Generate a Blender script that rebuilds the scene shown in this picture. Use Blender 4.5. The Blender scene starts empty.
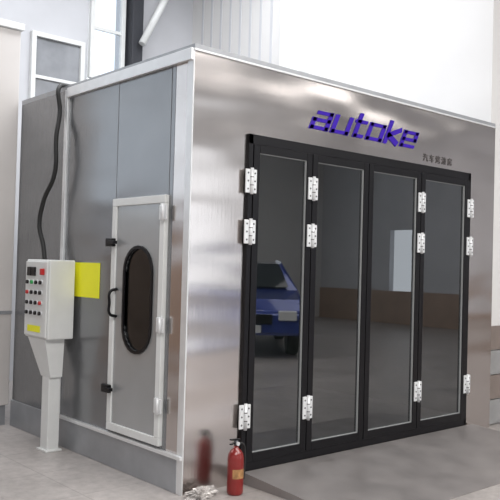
import bpy, bmesh, math, random
from mathutils import Vector, Matrix, noise
random.seed(4)
S=bpy.context.scene
# ------------------------------------------------------------ helpers
def link(o,parent=None):
    S.collection.objects.link(o)
    if parent is not None: o.parent=parent
    return o
def empty(name,loc=(0,0,0)):
    e=bpy.data.objects.new(name,None); e.empty_display_size=.1
    S.collection.objects.link(e); return e
def mat(name,col,rough=.5,metal=0,nscale=0,namt=.1,stretch=(1,1,1),bump=0,rvar=0,coat=0,emit=0,spec=.5,band=0):
    m=bpy.data.materials.new(name); m.use_nodes=True
    nt=m.node_tree; b=nt.nodes['Principled BSDF']
    b.inputs['Base Color'].default_value=(*col,1)
    b.inputs['Roughness'].default_value=rough
    b.inputs['Metallic'].default_value=metal
    b.inputs['Coat Weight'].default_value=coat
    b.inputs['Specular IOR Level'].default_value=spec
    if emit:
        b.inputs['Emission Color'].default_value=(*col,1); b.inputs['Emission Strength'].default_value=emit
    if nscale:
        tc=nt.nodes.new('ShaderNodeTexCoord'); mp=nt.nodes.new('ShaderNodeMapping')
        mp.inputs['Scale'].default_value=stretch
        n=nt.nodes.new('ShaderNodeTexNoise'); n.inputs['Scale'].default_value=nscale; n.inputs['Detail'].default_value=5
        nt.links.new(tc.outputs['Object'],mp.inputs[0]); nt.links.new(mp.outputs[0],n.inputs['Vector'])
        r=nt.nodes.new('ShaderNodeMapRange'); r.inputs[1].default_value=.3;r.inputs[2].default_value=.7
        r.inputs[3].default_value=1-namt; r.inputs[4].default_value=1+namt
        nt.links.new(n.outputs['Fac'],r.inputs[0])
        mx=nt.nodes.new('ShaderNodeVectorMath'); mx.operation='SCALE'; mx.inputs[0].default_value=col
        nt.links.new(r.outputs[0],mx.inputs['Scale']); nt.links.new(mx.outputs[0],b.inputs['Base Color'])
        if rvar:
            r2=nt.nodes.new('ShaderNodeMapRange'); r2.inputs[1].default_value=.3;r2.inputs[2].default_value=.7
            r2.inputs[3].default_value=rough-rvar; r2.inputs[4].default_value=rough+rvar
            nt.links.new(n.outputs['Fac'],r2.inputs[0]); nt.links.new(r2.outputs[0],b.inputs['Roughness'])
        if bump:
            bp=nt.nodes.new('ShaderNodeBump'); bp.inputs['Strength'].default_value=bump; bp.inputs['Distance'].default_value=.01
            nt.links.new(n.outputs['Fac'],bp.inputs['Height']); nt.links.new(bp.outputs[0],b.inputs['Normal'])
        if band:
            # sheet waviness (long, low horizontal waves) + fine vertical brushing
            mp2=nt.nodes.new('ShaderNodeMapping'); mp2.inputs['Scale'].default_value=(.6,.6,2.0)
            n2=nt.nodes.new('ShaderNodeTexNoise'); n2.inputs['Scale'].default_value=1.3; n2.inputs['Detail'].default_value=1
            nt.links.new(tc.outputs['Object'],mp2.inputs[0]); nt.links.new(mp2.outputs[0],n2.inputs['Vector'])
            b2=nt.nodes.new('ShaderNodeBump'); b2.inputs['Strength'].default_value=1; b2.inputs['Distance'].default_value=band
            nt.links.new(n2.outputs['Fac'],b2.inputs['Height'])
            mp3=nt.nodes.new('ShaderNodeMapping'); mp3.inputs['Scale'].default_value=(1,1,.015)
            n3=nt.nodes.new('ShaderNodeTexNoise'); n3.inputs['Scale'].default_value=200; n3.inputs['Detail'].default_value=2
            nt.links.new(tc.outputs['Object'],mp3.inputs[0]); nt.links.new(mp3.outputs[0],n3.inputs['Vector'])
            b3=nt.nodes.new('ShaderNodeBump'); b3.inputs['Strength'].default_value=.18; b3.inputs['Distance'].default_value=.002
            nt.links.new(n3.outputs['Fac'],b3.inputs['Height']); nt.links.new(b2.outputs[0],b3.inputs['Normal'])
            nt.links.new(b3.outputs[0],b.inputs['Normal'])
    return m
def mesh_obj(name,verts,faces,m,parent=None,smooth=False):
    me=bpy.data.meshes.new(name); me.from_pydata(verts,[],faces); me.update()
    o=bpy.data.objects.new(name,me); link(o,parent)
    if m: me.materials.append(m)
    if smooth:
        for p in me.polygons: p.use_smooth=True
    return o
def box(name,a,b,m,parent=None,bev=0):
    x0,y0,z0=[min(a[i],b[i]) for i in range(3)]; x1,y1,z1=[max(a[i],b[i]) for i in range(3)]
    c=Vector(((x0+x1)/2,(y0+y1)/2,(z0+z1)/2))
    v=[Vector(p)-c for p in [(x0,y0,z0),(x1,y0,z0),(x1,y1,z0),(x0,y1,z0),(x0,y0,z1),(x1,y0,z1),(x1,y1,z1),(x0,y1,z1)]]
    f=[(0,3,2,1),(4,5,6,7),(0,1,5,4),(1,2,6,5),(2,3,7,6),(3,0,4,7)]
    o=mesh_obj(name,v,f,m,parent); o.location=c
    if bev:
        md=o.modifiers.new('b','BEVEL'); md.width=bev; md.segments=2
    return o
def cyl(name,p0,p1,r,m,parent=None,seg=24,r2=None,bev=0):
    p0=Vector(p0);p1=Vector(p1); d=p1-p0; L=d.length
    bm=bmesh.new(); bmesh.ops.create_cone(bm,cap_ends=True,segments=seg,radius1=r,radius2=r if r2 is None else r2,depth=L)
    me=bpy.data.meshes.new(name); bm.to_mesh(me); bm.free(); me.materials.append(m)
    for p in me.polygons: p.use_smooth=len(p.vertices)==4
    o=bpy.data.objects.new(name,me); link(o,parent)
    o.location=(p0+p1)/2; o.rotation_mode='QUATERNION'; o.rotation_quaternion=d.to_track_quat('Z','Y')
    if bev:
        md=o.modifiers.new('b','BEVEL'); md.width=bev; md.segments=2; md.limit_method='ANGLE'
    return o
def tube(name,pts,r,m,parent=None):
    cu=bpy.data.curves.new(name,'CURVE'); cu.dimensions='3D'; cu.bevel_depth=r; cu.bevel_resolution=4; cu.resolution_u=12
    sp=cu.splines.new('BEZIER')
    sp.bezier_points.add(len(pts)-1)
    for p,q in zip(sp.bezier_points,pts):
        p.co=q; p.handle_left_type=p.handle_right_type='AUTO'
    cu.materials.append(m); cu.use_fill_caps=True
    o=bpy.data.objects.new(name,cu); return link(o,parent)
def lathe(name,prof,c,m,parent=None,seg=32):
    v=[];f=[]
    for r,z in prof:
        for i in range(seg):
            a=2*math.pi*i/seg; v.append((c[0]+r*math.cos(a),c[1]+r*math.sin(a),c[2]+z))
    for j in range(len(prof)-1):
        for i in range(seg):
            k=(i+1)%seg; f.append((j*seg+i,j*seg+k,(j+1)*seg+k,(j+1)*seg+i))
    f.append(tuple(range(seg))[::-1]); f.append(tuple((len(prof)-1)*seg+i for i in range(seg)))
    return mesh_obj(name,v,f,m,parent,True)
def glassmat(name,tint,refl=1.6,rough=0.0,base=0.0):
    m=bpy.data.materials.new(name); m.use_nodes=True; nt=m.node_tree; nt.nodes.clear()
    out=nt.nodes.new('ShaderNodeOutputMaterial'); mx=nt.nodes.new('ShaderNodeMixShader')
    fr=nt.nodes.new('ShaderNodeFresnel'); fr.inputs[0].default_value=refl
    tr=nt.nodes.new('ShaderNodeBsdfTransparent'); tr.inputs[0].default_value=(*tint,1)
    gl=nt.nodes.new('ShaderNodeBsdfGlossy'); gl.inputs['Roughness'].default_value=rough; gl.inputs[0].default_value=(.95,.97,1,1)
    ad=nt.nodes.new('ShaderNodeMath'); ad.operation='ADD'; ad.use_clamp=True; ad.inputs[1].default_value=base
    nt.links.new(fr.outputs[0],ad.inputs[0]); nt.links.new(ad.outputs[0],mx.inputs[0])
    nt.links.new(tr.outputs[0],mx.inputs[1]); nt.links.new(gl.outputs[0],mx.inputs[2]); nt.links.new(mx.outputs[0],out.inputs[0])
    return m
# ------------------------------------------------------------ materials
M_steel=mat('stainless_steel',(.63,.585,.565),.20,1,1.2,.05,(1,1,1),0,.03,band=.030)
M_alu=mat('aluminium_trim',(.80,.81,.82),.35,.5,8,.05)
M_gask=mat('gasket_grey',(.32,.33,.33),.5,0,8,.05)
M_panel=mat('grey_sandwich_panel',(.26,.265,.275),.18,.65,1.6,.08,(1,1,1),0,.04,band=.024)
M_base=mat('grey_base_steel',(.36,.37,.39),.35,.4,5,.10)
M_black=mat('black_powder_coat',(.005,.0045,.006),.35,0,10,.1,spec=.3)
M_white=mat('white_enamel',(.74,.75,.74),.35,0,6,.04)
M_hinge=mat('hinge_zinc',(.78,.79,.80),.35,.2,10,.05)
M_hdark=mat('hinge_slot_dark',(.10,.10,.11),.5,.5)
M_glass=glassmat('tinted_door_glass',(.40,.44,.43),1.75,0,.09)
M_dglass=glassmat('dark_window_glass',(.10,.11,.12),1.5,.02,.02)
M_red=mat('extinguisher_red',(.22,.012,.01),.3,0,8,.1,coat=.4)
M_yel=mat('yellow_sign',(.92,.90,.02),.5,0,5,.03)
M_purp=mat('purple_lettering',(.04,.008,.36),.5,0,6,.05,spec=.2)
M_dk=mat('dark_lettering',(.08,.07,.07),.5,0,6,.05)
M_wall=mat('white_plaster',(.69,.68,.67),.8,0,1.2,.04,(1,1,1),.05)
M_wallb=mat('pale_wall',(.57,.575,.60),.75,0,1.5,.06)
M_bounce=mat('warm_bounce_tan',(.36,.26,.20),.5,0,2,.15)  # tan for unseen wall bands added to warm the booth's reflections
M_int=mat('booth_interior_panel',(.40,.42,.41),.5,0,2,.04)
M_beige=mat('cabinet_beige',(.60,.57,.55),.5,0,2,.04)
M_ramp=mat('ramp_plate',(.27,.25,.245),.4,.3,4,.14,(1,1,1),.05,.06)
M_rub=mat('black_rubber',(.015,.015,.015),.6,0,10,.1)
M_foil=mat('clear_plastic_film',(.55,.52,.50),.25,.3,6,.25)
M_ceil=mat('ceiling_grey',(.45,.46,.48),.8,0,2,.05)
M_dkpost=mat('dark_window_post',(.03,.032,.04),.6,.0,5,.1)
# floor: dusty concrete slabs, scuffs on two scales, faint joints
M_floor=mat('concrete_floor',(.38,.35,.335),.40,0,1.6,.13,(1,1,1),.04,.08)
nt=M_floor.node_tree; b=nt.nodes['Principled BSDF']
src=b.inputs['Base Color'].links[0].from_socket
tc=nt.nodes.new('ShaderNodeTexCoord'); n4=nt.nodes.new('ShaderNodeTexNoise'); n4.inputs['Scale'].default_value=14; n4.inputs['Detail'].default_value=8; n4.inputs['Roughness'].default_value=.7
nt.links.new(tc.outputs['Object'],n4.inputs['Vector'])
r4=nt.nodes.new('ShaderNodeMapRange'); r4.inputs[1].default_value=.35; r4.inputs[2].default_value=.65; r4.inputs[3].default_value=.86; r4.inputs[4].default_value=1.12
nt.links.new(n4.outputs['Fac'],r4.inputs[0])
ml=nt.nodes.new('ShaderNodeVectorMath'); ml.operation='SCALE'
nt.links.new(src,ml.inputs[0]); nt.links.new(r4.outputs[0],ml.inputs['Scale'])
bk=nt.nodes.new('ShaderNodeTexBrick'); bk.offset=0; bk.inputs['Scale'].default_value=1; bk.inputs['Brick Width'].default_value=.6; bk.inputs['Row Height'].default_value=.6
bk.inputs['Mortar Size'].default_value=.005; bk.inputs['Color1'].default_value=(1,1,1,1); bk.inputs['Color2'].default_value=(.95,.95,.95,1); bk.inputs['Mortar'].default_value=(.78,.78,.78,1)
nt.links.new(tc.outputs['Object'],bk.inputs['Vector'])
m2=nt.nodes.new('ShaderNodeVectorMath'); m2.operation='MULTIPLY'
nt.links.new(ml.outputs[0],m2.inputs[0]); nt.links.new(bk.outputs['Color'],m2.inputs[1]); nt.links.new(m2.outputs[0],b.inputs['Base Color'])

# ------------------------------------------------------------ room shell
XR=3.68
box('floor',(-9,-12,-.12),(14,14,0),M_floor)
def wall_open(name,axis,c0,c1,a0,a1,z1,ops,m):
    e=empty(name)
    def b_(n,p,q,za,zb):
        if axis=='y': box(n,(p,c0,za),(q,c1,zb),m,e)
        else: box(n,(c0,p,za),(c1,q,zb),m,e)
    cur=a0
    for i,(p,q,za,zb) in enumerate(ops):
        b_('pier_%d'%i,cur,p,0,z1)
        if za>0: b_('sill_%d'%i,p,q,0,za)
        b_('lintel_%d'%i,p,q,zb,z1); cur=q
    b_('pier_end',cur,a1,0,z1)
    return e
wb=wall_open('wall_back','y',5,5.2,-9,XR,6,[(-4.6,-1.6,2.3,5.2),(1.97,2.5,3.9,5.8)],M_wallb)  # first opening is out of view, added to let in light for panel highlights
box('warm_bounce_band',(-9,4.96,0),(-.9,5.0,1.75),M_bounce,wb)  # unseen band added so the side corner reflects a warm tone
box('wall_right',(XR,.06,0),(14,5.2,6),M_wall)
box('wall_left',(-9.2,-12,0),(-9,5.2,6),M_wallb)
box('ceiling',(-9.2,-12.2,6),(14.2,5.2,6.15),M_ceil)
wf_=wall_open('wall_far_right','x',14,14.2,-12,.06,6,[(-9.4,-8.5,.9,2.6)],M_wallb)
box('warm_bounce_band',(13.96,-12,0),(14,.05,.9),M_bounce,wf_)  # added out of view too, warms reflections in the front steel
wall_open('wall_front','y',-12.2,-12,-9,14,6,[(-6,-2,1.2,4.5),(5.5,11,0,4.6)],M_wall)
for i in range(9):
    box('trim_%d'%(i+1),(XR-.008,3.05+i*.21,3.0),(XR+.005,3.09+i*.21,5.98),M_wallb)
box('wall_pillar',(XR-.16,2.6,0),(XR+.01,2.95,5.99),M_white,None,.01)
M_tile=mat('dado_tile',(.22,.18,.16),.35,0,6,.1); M_tileb=mat('dado_tile_grey',(.30,.30,.30),.35,0,6,.1)
for i in range(4):
    box('trim_tile_%d'%(i+1),(XR-.01,.03,.02+i*.24),(9,.065,.25+i*.24),M_tile if i%2 else M_tileb)
def window(n,x0,x1,z0,z1,gm,bars,vb=()):
    e=empty('window_%d'%n); t=.06
    box('pane',(x0,4.975,z0),(x1,4.985,z1),gm,e)
    box('f1',(x0-t,4.93,z0-t),(x0,5.0,z1+t),M_white,e,.005); box('f2',(x1,4.93,z0-t),(x1+t,5.0,z1+t),M_white,e,.005)
    box('f3',(x0,4.93,z0-t),(x1,5.0,z0),M_white,e,.005); box('f4',(x0,4.93,z1),(x1,5.0,z1+t),M_white,e,.005)
    for b in bars: box('bar',(x0,4.95,b-.02),(x1,4.99,b+.02),M_white,e)
    for b in vb: box('vbar',(b-.02,4.95,z0),(b+.02,4.99,z1),M_white,e)
M_wdark=mat('window_pane_dark',(.27,.28,.30),.15,0,2,.3)
M_clear=glassmat('window_glass_clear',(.88,.9,.92),1.45,0,0)
window(1,1.22,1.84,2.9,4.3,M_wdark,[3.8])
window(2,2.03,2.44,3.98,5.75,M_clear,[4.6])
window(3,-4.6,-1.6,2.3,5.2,M_clear,[3.8],[-3.6,-2.6])  # invented out-of-view window, gives the side panels their gloss highlights
box('wall_post',(2.53,4.8,0),(2.70,5.0,5.99),M_dkpost,None,.01)
br=empty('roof_brace')
cyl('brace',(2.62,4.7,4.45),(3.25,4.7,5.7),.05,M_white,br,12)
box('tie',(2.6,4.68,5.6),(XR,4.76,5.7),M_white,br)

# ------------------------------------------------------------ spray booth
W=3.66; H=2.9; D=2.6
bo=empty('spray_booth')
X0,X1=.47,3.22; ZB,ZT=.09,2.41
def xz(n,x0,x1,z0,z1):
    v=[(x0,0,z0),(x1,0,z0),(x1,0,z1),(x0,0,z1),(x0,.06,z0),(x1,.06,z0),(x1,.06,z1),(x0,.06,z1)]
    return mesh_obj(n,v,[(0,1,2,3),(5,4,7,6),(4,0,3,7),(1,5,6,2),(3,2,6,7),(4,5,1,0)],M_steel,bo)
xz('front_pillar_left',0,X0,0,H); xz('front_pillar_right',X1,W,0,H); xz('front_header',X0,X1,ZT,H); xz('front_sill',X0,X1,0,ZB)
YA,YB,ZL,ZU=.92,.25,.27,1.96
SD=1.69
def sp(n,y0,y1,z0,z1,m=M_panel): return box(n,(.0,y0,z0),(.06,y1,z1),m,bo,.002)
sp('side_corner_wrap',.061,.20,.23,H,M_steel)
sp('side_panel_front',.201,.245,.23,H)
sp('side_panel_over_door',.25,.92,ZU,H)
sp('side_panel_under_door',.25,.92,.23,ZL)
sp('side_panel_rear',.925,SD,.23,H)
sp('side_panel_far',SD+.05,D,.23,H)
box('side_mullion',(-.02,SD,.0),(.06,SD+.05,H),M_alu,bo,.004)
box('base_band',(-.015,.0605,0),(.06,D,.23),M_base,bo,.003)
box('base_trim',(-.03,.0,.225),(.0,SD,.25),M_alu,bo,.003)
box('top_trim',(-.03,.0,H-.07),(.0,SD,H+.01),M_alu,bo,.004)
box('corner_trim',(-.012,-.004,.0),(.0,.06,H),M_alu,bo,.003)
box('front_top_trim',(-.01,-.012,H-.008),(W,.0,H+.008),M_alu,bo,.003)
box('roof',(0,0,H),(W,D,H+.04),M_base,bo)
box('far_wall',(W-.06,.06,0),(W,D,H),M_int,bo)
box('rear_wall',(.06,D-.06,.0),(W-.06,D,H),M_int,bo)
box('inner_floor',(.06,.06,0),(W-.06,D-.06,.08),M_base,bo)
for i in range(3):
    box('inner_seam',(1.0+i*.85,D-.07,.1),(1.03+i*.85,D-.058,H-.02),M_alu,bo)
M_fill=mat('interior_fill_glow',(1,1,1),.5,emit=.9)  # dim glowing strips added to lift the unlit booth interior
for i in range(2):
    box('inner_fill',(.6+i*1.4,1.2,H-.06),(1.7+i*1.4,1.35,H-.01),M_fill,bo)

box('frame_top',(X0,-.025,ZT-.07),(X1,.05,ZT),M_black,bo,.003)
box('frame_bottom',(X0,-.025,ZB-.01),(X1,.05,ZB+.05),M_black,bo,.003)
box('frame_left',(X0,-.025,ZB),(X0+.04,.05,ZT),M_black,bo,.003)
box('frame_right',(X1-.04,-.025,ZB),(X1,.05,ZT),M_black,bo,.003)
edges=[X0+.04,1.10,1.75,2.45,X1-.04]
for i in range(4):
    a,b=edges[i]+.004,edges[i+1]-.004; st=.056; z0,z1=ZB+.05,ZT-.07
    n='leaf_%d_'%(i+1)
    box(n+'stile_l',(a,-.03,z0),(a+st,.015,z1),M_black,bo,.003)
    box(n+'stile_r',(b-st,-.03,z0),(b,.015,z1),M_black,bo,.003)
    box(n+'rail_t',(a+st,-.03,z1-.055),(b-st,.015,z1),M_black,bo,.003)
    box(n+'rail_b',(a+st,-.03,z0),(b-st,.015,z0+.06),M_black,bo,.003)
    mesh_obj(n+'glass',[(a+st,-.008,z0+.06),(b-st,-.008,z0+.06),(b-st,-.008,z1-.055),(a+st,-.008,z1-.055)],[(0,1,2,3)],M_glass,bo)
    gw=.005
    box(n+'gasket_l',(a+st,-.022,z0+.06),(a+st+gw,-.006,z1-.055),M_gask,bo); box(n+'gasket_r',(b-st-gw,-.022,z0+.06),(b-st,-.006,z1-.055),M_gask,bo)
    box(n+'gasket_b',(a+st,-.022,z0+.06),(b-st,-.006,z0+.06+gw),M_gask,bo); box(n+'gasket_t',(a+st,-.022,z1-.055-gw),(b-st,-.006,z1-.055),M_gask,bo)
def hinge(x,z):
    h=.165; w=.05
    box('hinge_leaf_l',(x-w,-.042,z-h/2),(x-.010,-.03,z+h/2),M_hinge,bo,.004)
    box('hinge_leaf_r',(x+.010,-.042,z-h/2),(x+w,-.03,z+h/2),M_hinge,bo,.004)
    cyl('hinge_pin',(x,-.046,z-h/2-.008),(x,-.046,z+h/2+.008),.012,M_hinge,bo,14)
    for zz in (z-.028,z+.028):
        cyl('hinge_knuckle_gap',(x,-.046,zz-.003),(x,-.046,zz+.003),.0128,M_hdark,bo,14)
    for zz in (z-.055,z,z+.055):
        for s in(-1,1): cyl('hinge_screw',(x+s*.031,-.0445,zz),(x+s*.031,-.041,zz),.0065,M_hdark,bo,8)
for x in [.485,1.10,2.45,3.20]:
    for z in(.46,1.73,2.08): hinge(x,z)

# header lettering (flat cut-out letters)
lt=empty('header_lettering')
def strokes(letters,x0,z0,w,h,gap,shear,m,th,parent,yy=-.006):
    verts=[];faces=[]
    def quad(p,q):
        p=Vector(p);q=Vector(q); d=(q-p)
        if d.length==0:return
        # horizontal strokes a little slimmer than the vertical ones
        tt=th*(.78 if abs(d.x)>abs(d.y)*3 else 1.25)
        d.normalize(); n=Vector((-d.y,d.x))*tt/2; e=d*th*.45
        pts=[p-e-n,q+e-n,q+e+n,p-e+n]
        b=len(verts)
        for dy in (yy,yy+.006):
            for t in pts: verts.append((x0+t.x+shear*t.y,dy,z0+t.y))
        faces.extend([(b,b+1,b+2,b+3),(b+7,b+6,b+5,b+4),(b,b+4,b+5,b+1),(b+1,b+5,b+6,b+2),(b+2,b+6,b+7,b+3),(b+3,b+7,b+4,b)])
    cx=0
    for L,wf in letters:
        for pl in L:
            for a,b in zip(pl[:-1],pl[1:]): quad((cx+a[0]*w*wf,a[1]*h),(cx+b[0]*w*wf,b[1]*h))
        cx+=w*wf+gap
    return mesh_obj('letters',verts,faces,m,parent)
a_=([[(0.15,1),(1,1),(1,0),(0,0),(0,.52),(1,.52)]],1)
u_=([[(0,1),(0,0),(1,0),(1,1)]],1)
t_=([[(.25,1.45),(.25,0),(1,0)],[(0,1),(1,1)]],.7)
o_=([[(0,0),(0,1),(1,1),(1,0),(0,0)]],1)
k_=([[(0,1.45),(0,0)],[(1,1),(.1,.5),(1,0)]],.9)
e_=([[(1,0),(0,0),(0,1),(1,1),(1,.48),(0,.48)]],1)
strokes([a_,u_,t_,o_,k_,e_],1.10,2.55,.162,.118,.068,.5,M_purp,.036,lt)
cu=bpy.data.curves.new('sign_characters','FONT'); cu.body='汽车烤漆房'; cu.size=.072; cu.extrude=.002; cu.space_character=1.55
cu.materials.append(M_dk); tx=bpy.data.objects.new('sign_characters',cu); link(tx); tx.location=(2.50,-.004,2.455); tx.rotation_euler=(math.pi/2,0,0)

# side service door
sd=bo
t=.055
box('sdoor_frame_t',(-.03,YB,ZU-t),(.02,YA,ZU),M_white,sd,.004); box('sdoor_frame_b',(-.03,YB,ZL),(.02,YA,ZL+t),M_white,sd,.004)
box('sdoor_frame_r',(-.03,YB,ZL+t),(.02,YB+t,ZU-t),M_white,sd,.004); box('sdoor_frame_l',(-.03,YA-t,ZL+t),(.02,YA,ZU-t),M_white,sd,.004)
M_sdoor=mat('service_door_panel',(.42,.43,.435),.25,.4,2,.06,band=.012)
def stadium(cy,cz,hw,hh,n=12):
    pts=[]
    for i in range(n+1):
        a=math.pi*i/n; pts.append((cy+hw*math.cos(a),cz+(hh-hw)+hw*math.sin(a)))
    for i in range(n+1):
        a=math.pi+math.pi*i/n; pts.append((cy+hw*math.cos(a),cz-(hh-hw)+hw*math.sin(a)))
    return pts
cy,cz,hw,hh=.565,1.235,.165,.36
def ring(name,x0,x1,o,i,m):
    n=len(o); v=[(x0,*p) for p in o]+[(x0,*p) for p in i]+[(x1,*p) for p in o]+[(x1,*p) for p in i]; f=[]
    for k in range(n):
        j=(k+1)%n
        f+= [(k,j,n+j,n+k)[::-1],(2*n+k,3*n+k,3*n+j,2*n+j)[::-1],(k,2*n+k,2*n+j,j)[::-1],(n+k,n+j,3*n+j,3*n+k)[::-1]]
    o_=mesh_obj(name,v,f,m,sd)
    bm=bmesh.new(); bm.from_mesh(o_.data); bmesh.ops.recalc_face_normals(bm,faces=bm.faces); bm.to_mesh(o_.data); bm.free()
    return o_
inn=stadium(cy,cz,hw,hh)
def rectpt(p):
    y0,y1,z0,z1=YB+t,YA-t,ZL+t,ZU-t
    dy,dz=p[0]-cy,(p[1]-cz)
    s=1e9
    if dy>1e-6:s=min(s,(y1-cy)/dy)
    if dy<-1e-6:s=min(s,(y0-cy)/dy)
    if dz>1e-6:s=min(s,(z1-cz)/dz)
    if dz<-1e-6:s=min(s,(z0-cz)/dz)
    return (cy+dy*s,cz+dz*s)
out=[rectpt(p) for p in inn]
ring('sdoor_leaf',-.018,.02,out,inn,M_sdoor)
for (yy,zz) in [(YB+t,ZL+t),(YA-t,ZL+t),(YB+t,ZU-t),(YA-t,ZU-t)]:
    ya=[p for p in out if abs(p[0]-yy)<1e-6]; za=[p for p in out if abs(p[1]-zz)<1e-6]
    if ya and za:
        p1=min(ya,key=lambda p:abs(p[1]-zz)); p2=min(za,key=lambda p:abs(p[0]-yy))
        tri=[(yy,zz),p1,p2]
        ar=(tri[1][0]-tri[0][0])*(tri[2][1]-tri[0][1])-(tri[2][0]-tri[0][0])*(tri[1][1]-tri[0][1])
        if ar>0: tri=[tri[0],tri[2],tri[1]]
        mesh_obj('sdoor_corner',[(-.018,*p) for p in tri],[(0,1,2)],M_sdoor,sd)
ring('window_rim',-.03,-.0,stadium(cy,cz,hw+.022,hh+.022),inn,M_black)
mesh_obj('window_pane',[(-.01,*p) for p in inn],[tuple(reversed(range(len(inn))))],M_dglass,sd)
tube('sdoor_handle',[(-.02,.84,1.30),(-.075,.84,1.28),(-.08,.84,1.2),(-.075,.84,1.12),(-.02,.84,1.10)],.011,M_black,sd)
for z in(1.64,.57):
    box('latch_body',(-.06,.86,z-.03),(-.028,.96,z+.03),M_black,sd,.006)
    box('latch_tip',(-.075,.82,z-.012),(-.04,.9,z+.012),M_black,sd,.004)
for z in(1.84,1.08,.54):
    box('sdoor_hinge_a',(-.04,.215,z-.05),(-.028,.30,z+.05),M_hinge,sd,.003)
    cyl('sdoor_hinge_pin',(-.045,.25,z-.055),(-.045,.25,z+.055),.01,M_hinge,sd,10)

# yellow sign
ys=empty('warning_sign')
box('plate',(-.006,1.12,1.215),(-.001,1.58,1.485),M_yel,ys,.001)

# control cabinet
cc=empty('control_box')
bx0,bx1,by0,by1,bz0,bz1=-.25,-.03,1.45,1.85,.88,1.50
box('case',(bx0,by0,bz0),(bx1,by1,bz1),M_white,cc,.01)
box('door',(bx0-.015,by0+.015,bz0+.015),(bx0,by1-.015,bz1-.015),M_white,cc,.006)
fx=bx0-.016
M_btn=[mat('btn_green',(.02,.35,.08),.4),mat('btn_red',(.5,.02,.02),.4),M_black]
for r in range(5):
    for c in range(4):
        if r==0 and c>1: continue
        y=by1-.08-c*.075; z=bz1-.10-r*.08
        if r==0:
            box('meter',(fx-.012,y-.045,z-.03),(fx,y+.02,z+.04),M_black,cc,.004)
        else:
            cyl('button_ring',(fx,y,z),(fx-.008,y,z),.022,M_alu,cc,14)
            cyl('button',(fx-.004,y,z),(fx-.022,y,z),.015,M_btn[1] if (r,c) in((2,0),(3,3)) else (M_btn[0] if (r,c)==(1,1) else M_black),cc,14)
box('label',(fx-.002,by0+.10,bz0+.05),(fx,by1-.08,bz0+.10),M_yel,cc)
box('lamp_knob',(fx-.03,by0+.05,bz1-.12),(fx,by0+.08,bz1-.07),M_btn[1],cc,.005)
box('post',(-.19,1.52,.0),(-.09,1.64,bz0),M_white,cc,.006)
mesh_obj('gusset',[(-.19,1.50,bz0-.3),(-.19,1.66,bz0-.3),(-.245,1.50,bz0),(-.245,1.80,bz0),(-.08,1.50,bz0),(-.08,1.80,bz0),(-.09,1.50,bz0-.3),(-.09,1.66,bz0-.3)],
 [(0,2,3,1),(0,6,4,2),(1,3,5,7),(6,7,5,4),(0,1,7,6),(2,4,5,3)],M_white,cc)
box('foot',(-.21,1.50,0),(-.07,1.66,.015),M_white,cc,.003)
cb=tube('power_cable',[(-.12,1.80,1.49),(-.12,1.84,1.62),(-.13,1.90,1.78),(-.12,1.86,1.98),(-.10,1.72,2.2),(-.09,1.73,2.5),(-.05,1.76,2.72),(-.045,1.79,2.93),(.08,1.85,2.96)],.018,M_rub)

# beige air-unit cabinet left
ac=empty('air_supply_cabinet')
box('body',(-.75,2.62,.18),(-.02,3.4,3.58),M_beige,ac,.01)
box('cap',(-.78,2.59,3.58),(.0,3.43,3.64),M_white,ac,.005)
box('plinth',(-.72,2.65,0),(-.04,3.37,.18),M_base,ac)
box('seam',(-.75,2.612,1.0),(-.02,2.62,1.03),M_base,ac)

# ramp in front of doors
rp=empty('entry_ramp')
mesh_obj('plate',[(X0+.02,-.03,.08),(X1+.1,-.03,.08),(X1+.1,-1.1,.004),(X0+.02,-1.1,.004),(X0+.02,-.03,0),(X1+.1,-.03,0),(X1+.1,-1.1,0),(X0+.02,-1.1,0)],
 [(0,3,2,1),(4,5,6,7),(0,4,7,3),(1,2,6,5),(0,1,5,4),(3,7,6,2)],M_ramp,rp)

# fire extinguisher
fe=empty('fire_extinguisher'); ex,ey=.30,-.17
lathe('bottle',[(.045,0),(.052,.006),(.054,.02),(.054,.235),(.05,.26),(.036,.285),(.018,.30),(.016,.315)],(ex,ey,0),M_red,fe)
cyl('valve',(ex,ey,.31),(ex,ey,.35),.014,M_hdark,fe,14)
mesh_obj('lever',[(ex-.05,ey-.009,.355),(ex+.03,ey-.009,.345),(ex+.03,ey+.009,.345),(ex-.05,ey+.009,.355),(ex-.05,ey-.009,.363),(ex+.03,ey-.009,.357),(ex+.03,ey+.009,.357),(ex-.05,ey+.009,.363)],[(0,3,2,1),(4,5,6,7),(0,1,5,4),(1,2,6,5),(2,3,7,6),(3,0,4,7)],M_black,fe)
mesh_obj('handle',[(ex-.05,ey-.009,.325),(ex+.01,ey-.009,.335),(ex+.01,ey+.009,.335),(ex-.05,ey+.009,.325),(ex-.05,ey-.009,.332),(ex+.01,ey-.009,.343),(ex+.01,ey+.009,.343),(ex-.05,ey+.009,.332)],[(0,3,2,1),(4,5,6,7),(0,1,5,4),(1,2,6,5),(2,3,7,6),(3,0,4,7)],M_black,fe)
tube('hose',[(ex+.01,ey,.33),(ex+.05,ey-.01,.32),(ex+.068,ey-.01,.25),(ex+.066,ey-.01,.14),(ex+.062,ey-.01,.09)],.008,M_rub,fe)
cyl('gauge',(ex,ey-.012,.33),(ex,ey-.024,.33),.013,M_alu,fe,14)
M_lab=mat('extinguisher_label',(.38,.2,.08),.5,0,30,.4)
v=[];fc=[]
for i in range(9):
    a=math.radians(-150+i*13)
    for z in(.11,.17): v.append((ex+.0548*math.cos(a),ey+.0548*math.sin(a),z))
for i in range(8): fc.append((2*i,2*i+2,2*i+3,2*i+1))
mesh_obj('label',v,fc,M_lab,fe,True)

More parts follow.
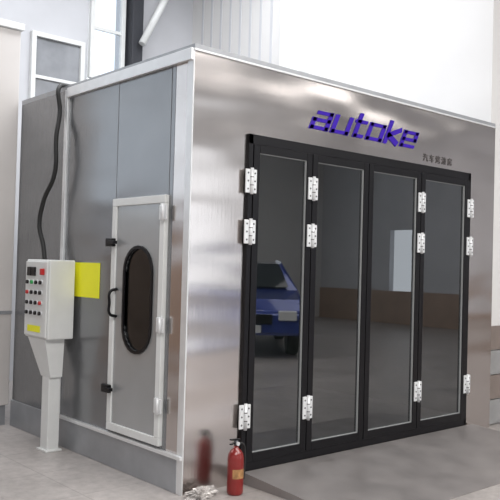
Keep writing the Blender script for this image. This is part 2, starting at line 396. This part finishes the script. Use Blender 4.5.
# crumpled film by the corner
bm=bmesh.new(); bmesh.ops.create_icosphere(bm,subdivisions=5,radius=1)
for v in bm.verts:
    n=noise.noise(v.co*2.3+Vector((3,1,2)))*.5+abs(noise.noise(v.co*5))*.6+abs(noise.noise(v.co*11))*.25
    v.co*=(.8+n); v.co.x*=.105; v.co.y*=.05; v.co.z=max(0,v.co.z*.04+.02)
me=bpy.data.meshes.new('plastic_film'); bm.to_mesh(me); bm.free(); me.materials.append(M_foil)
pf=bpy.data.objects.new('plastic_film',me); link(pf); pf.location=(.08,-.10,0)

# parked car (seen mirrored in the door glass)
def car(loc,rot,paint):
    e=empty('car'); e.location=loc; e.rotation_euler=(0,0,rot)
    prof=[(-2.1,.35),(-2.15,.7),(-2.1,1.0),(-2.0,1.05),(-1.7,1.5),(-.9,1.58),(.2,1.54),(.95,1.08),(1.8,.95),(2.1,.75),(2.15,.38)]
    v=[];f=[]
    n=len(prof)
    for s in (-1,1):
        for (x,z) in prof:
            w=.88 if z<1.1 else .88-(z-1.03)*.36
            v.append((x,s*w,z))
    for k in range(n-1): f.append((k,k+1,n+k+1,n+k))
    f.append((0,n,2*n-1,n-1)); 
    low=[0,1,2,3,7,8,9,10]; up=[3,4,5,6,7]
    f.append(tuple(low)); f.append(tuple(up)); f.append(tuple(n+i for i in reversed(low))); f.append(tuple(n+i for i in reversed(up)))
    b=mesh_obj('body',v,f,paint,e); md=b.modifiers.new('b','BEVEL'); md.width=.05; md.segments=3
    G=mat('car_glass',(.02,.025,.03),.05,0)
    def q(name,pts,m): mesh_obj(name,pts,[tuple(range(len(pts)))],m,e)
    for s in(-1,1):
        q('side_glass',[(-1.8,s*.882,1.1),(.78,s*.882,1.1),(.15,s*.725,1.48),(-1.6,s*.735,1.46)],G)
    q('windscreen',[(.97,-.76,1.13),(.97,.76,1.13),(.27,.64,1.54),(.27,-.64,1.54)],G)
    q('rear_glass',[(-2.0,-.76,1.12),(-2.0,.76,1.12),(-1.76,.64,1.47),(-1.76,-.64,1.47)],G)
    for x in(-1.35,1.35):
        for s in(-1,1):
            cyl('tyre',(x,s*.70,.33),(x,s*.90,.33),.33,M_rub,e,28,bev=.03); cyl('rim',(x,s*.88,.33),(x,s*.915,.33),.2,M_alu,e,16)
    for s in(-1,1):
        box('headlight',(1.98,s*.5,.62),(2.17,s*.8,.78),M_white,e,.02); box('tail_light',(-2.17,s*.5,.75),(-2.05,s*.8,.9),M_red,e,.02)
    box('plate',(2.14,-.22,.42),(2.18,.22,.54),M_white,e); box('grille',(2.1,-.4,.56),(2.165,.4,.72),M_black,e,.01)
    return e
P1=mat('car_paint_blue',(.03,.06,.30),.25,.3,3,.05,coat=1)
car((6.45,-6.9,0),2.25,P1)

# ------------------------------------------------------------ light
w=bpy.data.worlds.new('World'); S.world=w; w.use_nodes=True
w.node_tree.nodes['Background'].inputs[0].default_value=(.90,.95,1,1); w.node_tree.nodes['Background'].inputs[1].default_value=1.9
def area(name,loc,rot,sx,sy,e,col=(1,1,1)):
    l=bpy.data.lights.new(name,'AREA'); l.shape='RECTANGLE'; l.size=sx; l.size_y=sy; l.energy=e; l.color=col
    o=bpy.data.objects.new(name,l); link(o); o.location=loc; o.rotation_euler=rot
area('ceiling_fill',(-3,-5,5.9),(0,0,0),5,3,490,(1,.98,.95))  # these overhead area lights are unseen, added for base brightness
area('ceiling_fill',(3,-5,5.9),(0,0,0),5,3,410,(1,.98,.95))
area('ceiling_fill',(0.5,2,5.9),(0,0,0),5,2,320,(.95,.97,1))
area('ceiling_fill',(9,-6,5.9),(0,0,0),4,3,170,(1,.98,.95))

# ------------------------------------------------------------ camera
yaw,pit,roll,f=.84875,.02059,.02726,758.12
fwv=Vector((math.cos(yaw)*math.cos(pit),math.sin(yaw)*math.cos(pit),math.sin(pit)))
r=Vector((math.sin(yaw),-math.cos(yaw),0)); u=r.cross(fwv)
R=r*math.cos(roll)+u*math.sin(roll); U=u*math.cos(roll)-r*math.sin(roll)
cam=bpy.data.cameras.new('camera'); co=bpy.data.objects.new('camera',cam); link(co)
mw=Matrix((R,U,-fwv)).transposed().to_4x4(); mw.translation=(-2.96,-3.9565,1.4967); co.matrix_world=mw
cam.sensor_width=36; cam.lens=f/500*36; cam.clip_start=.05
S.camera=co
S.view_settings.view_transform='Standard'
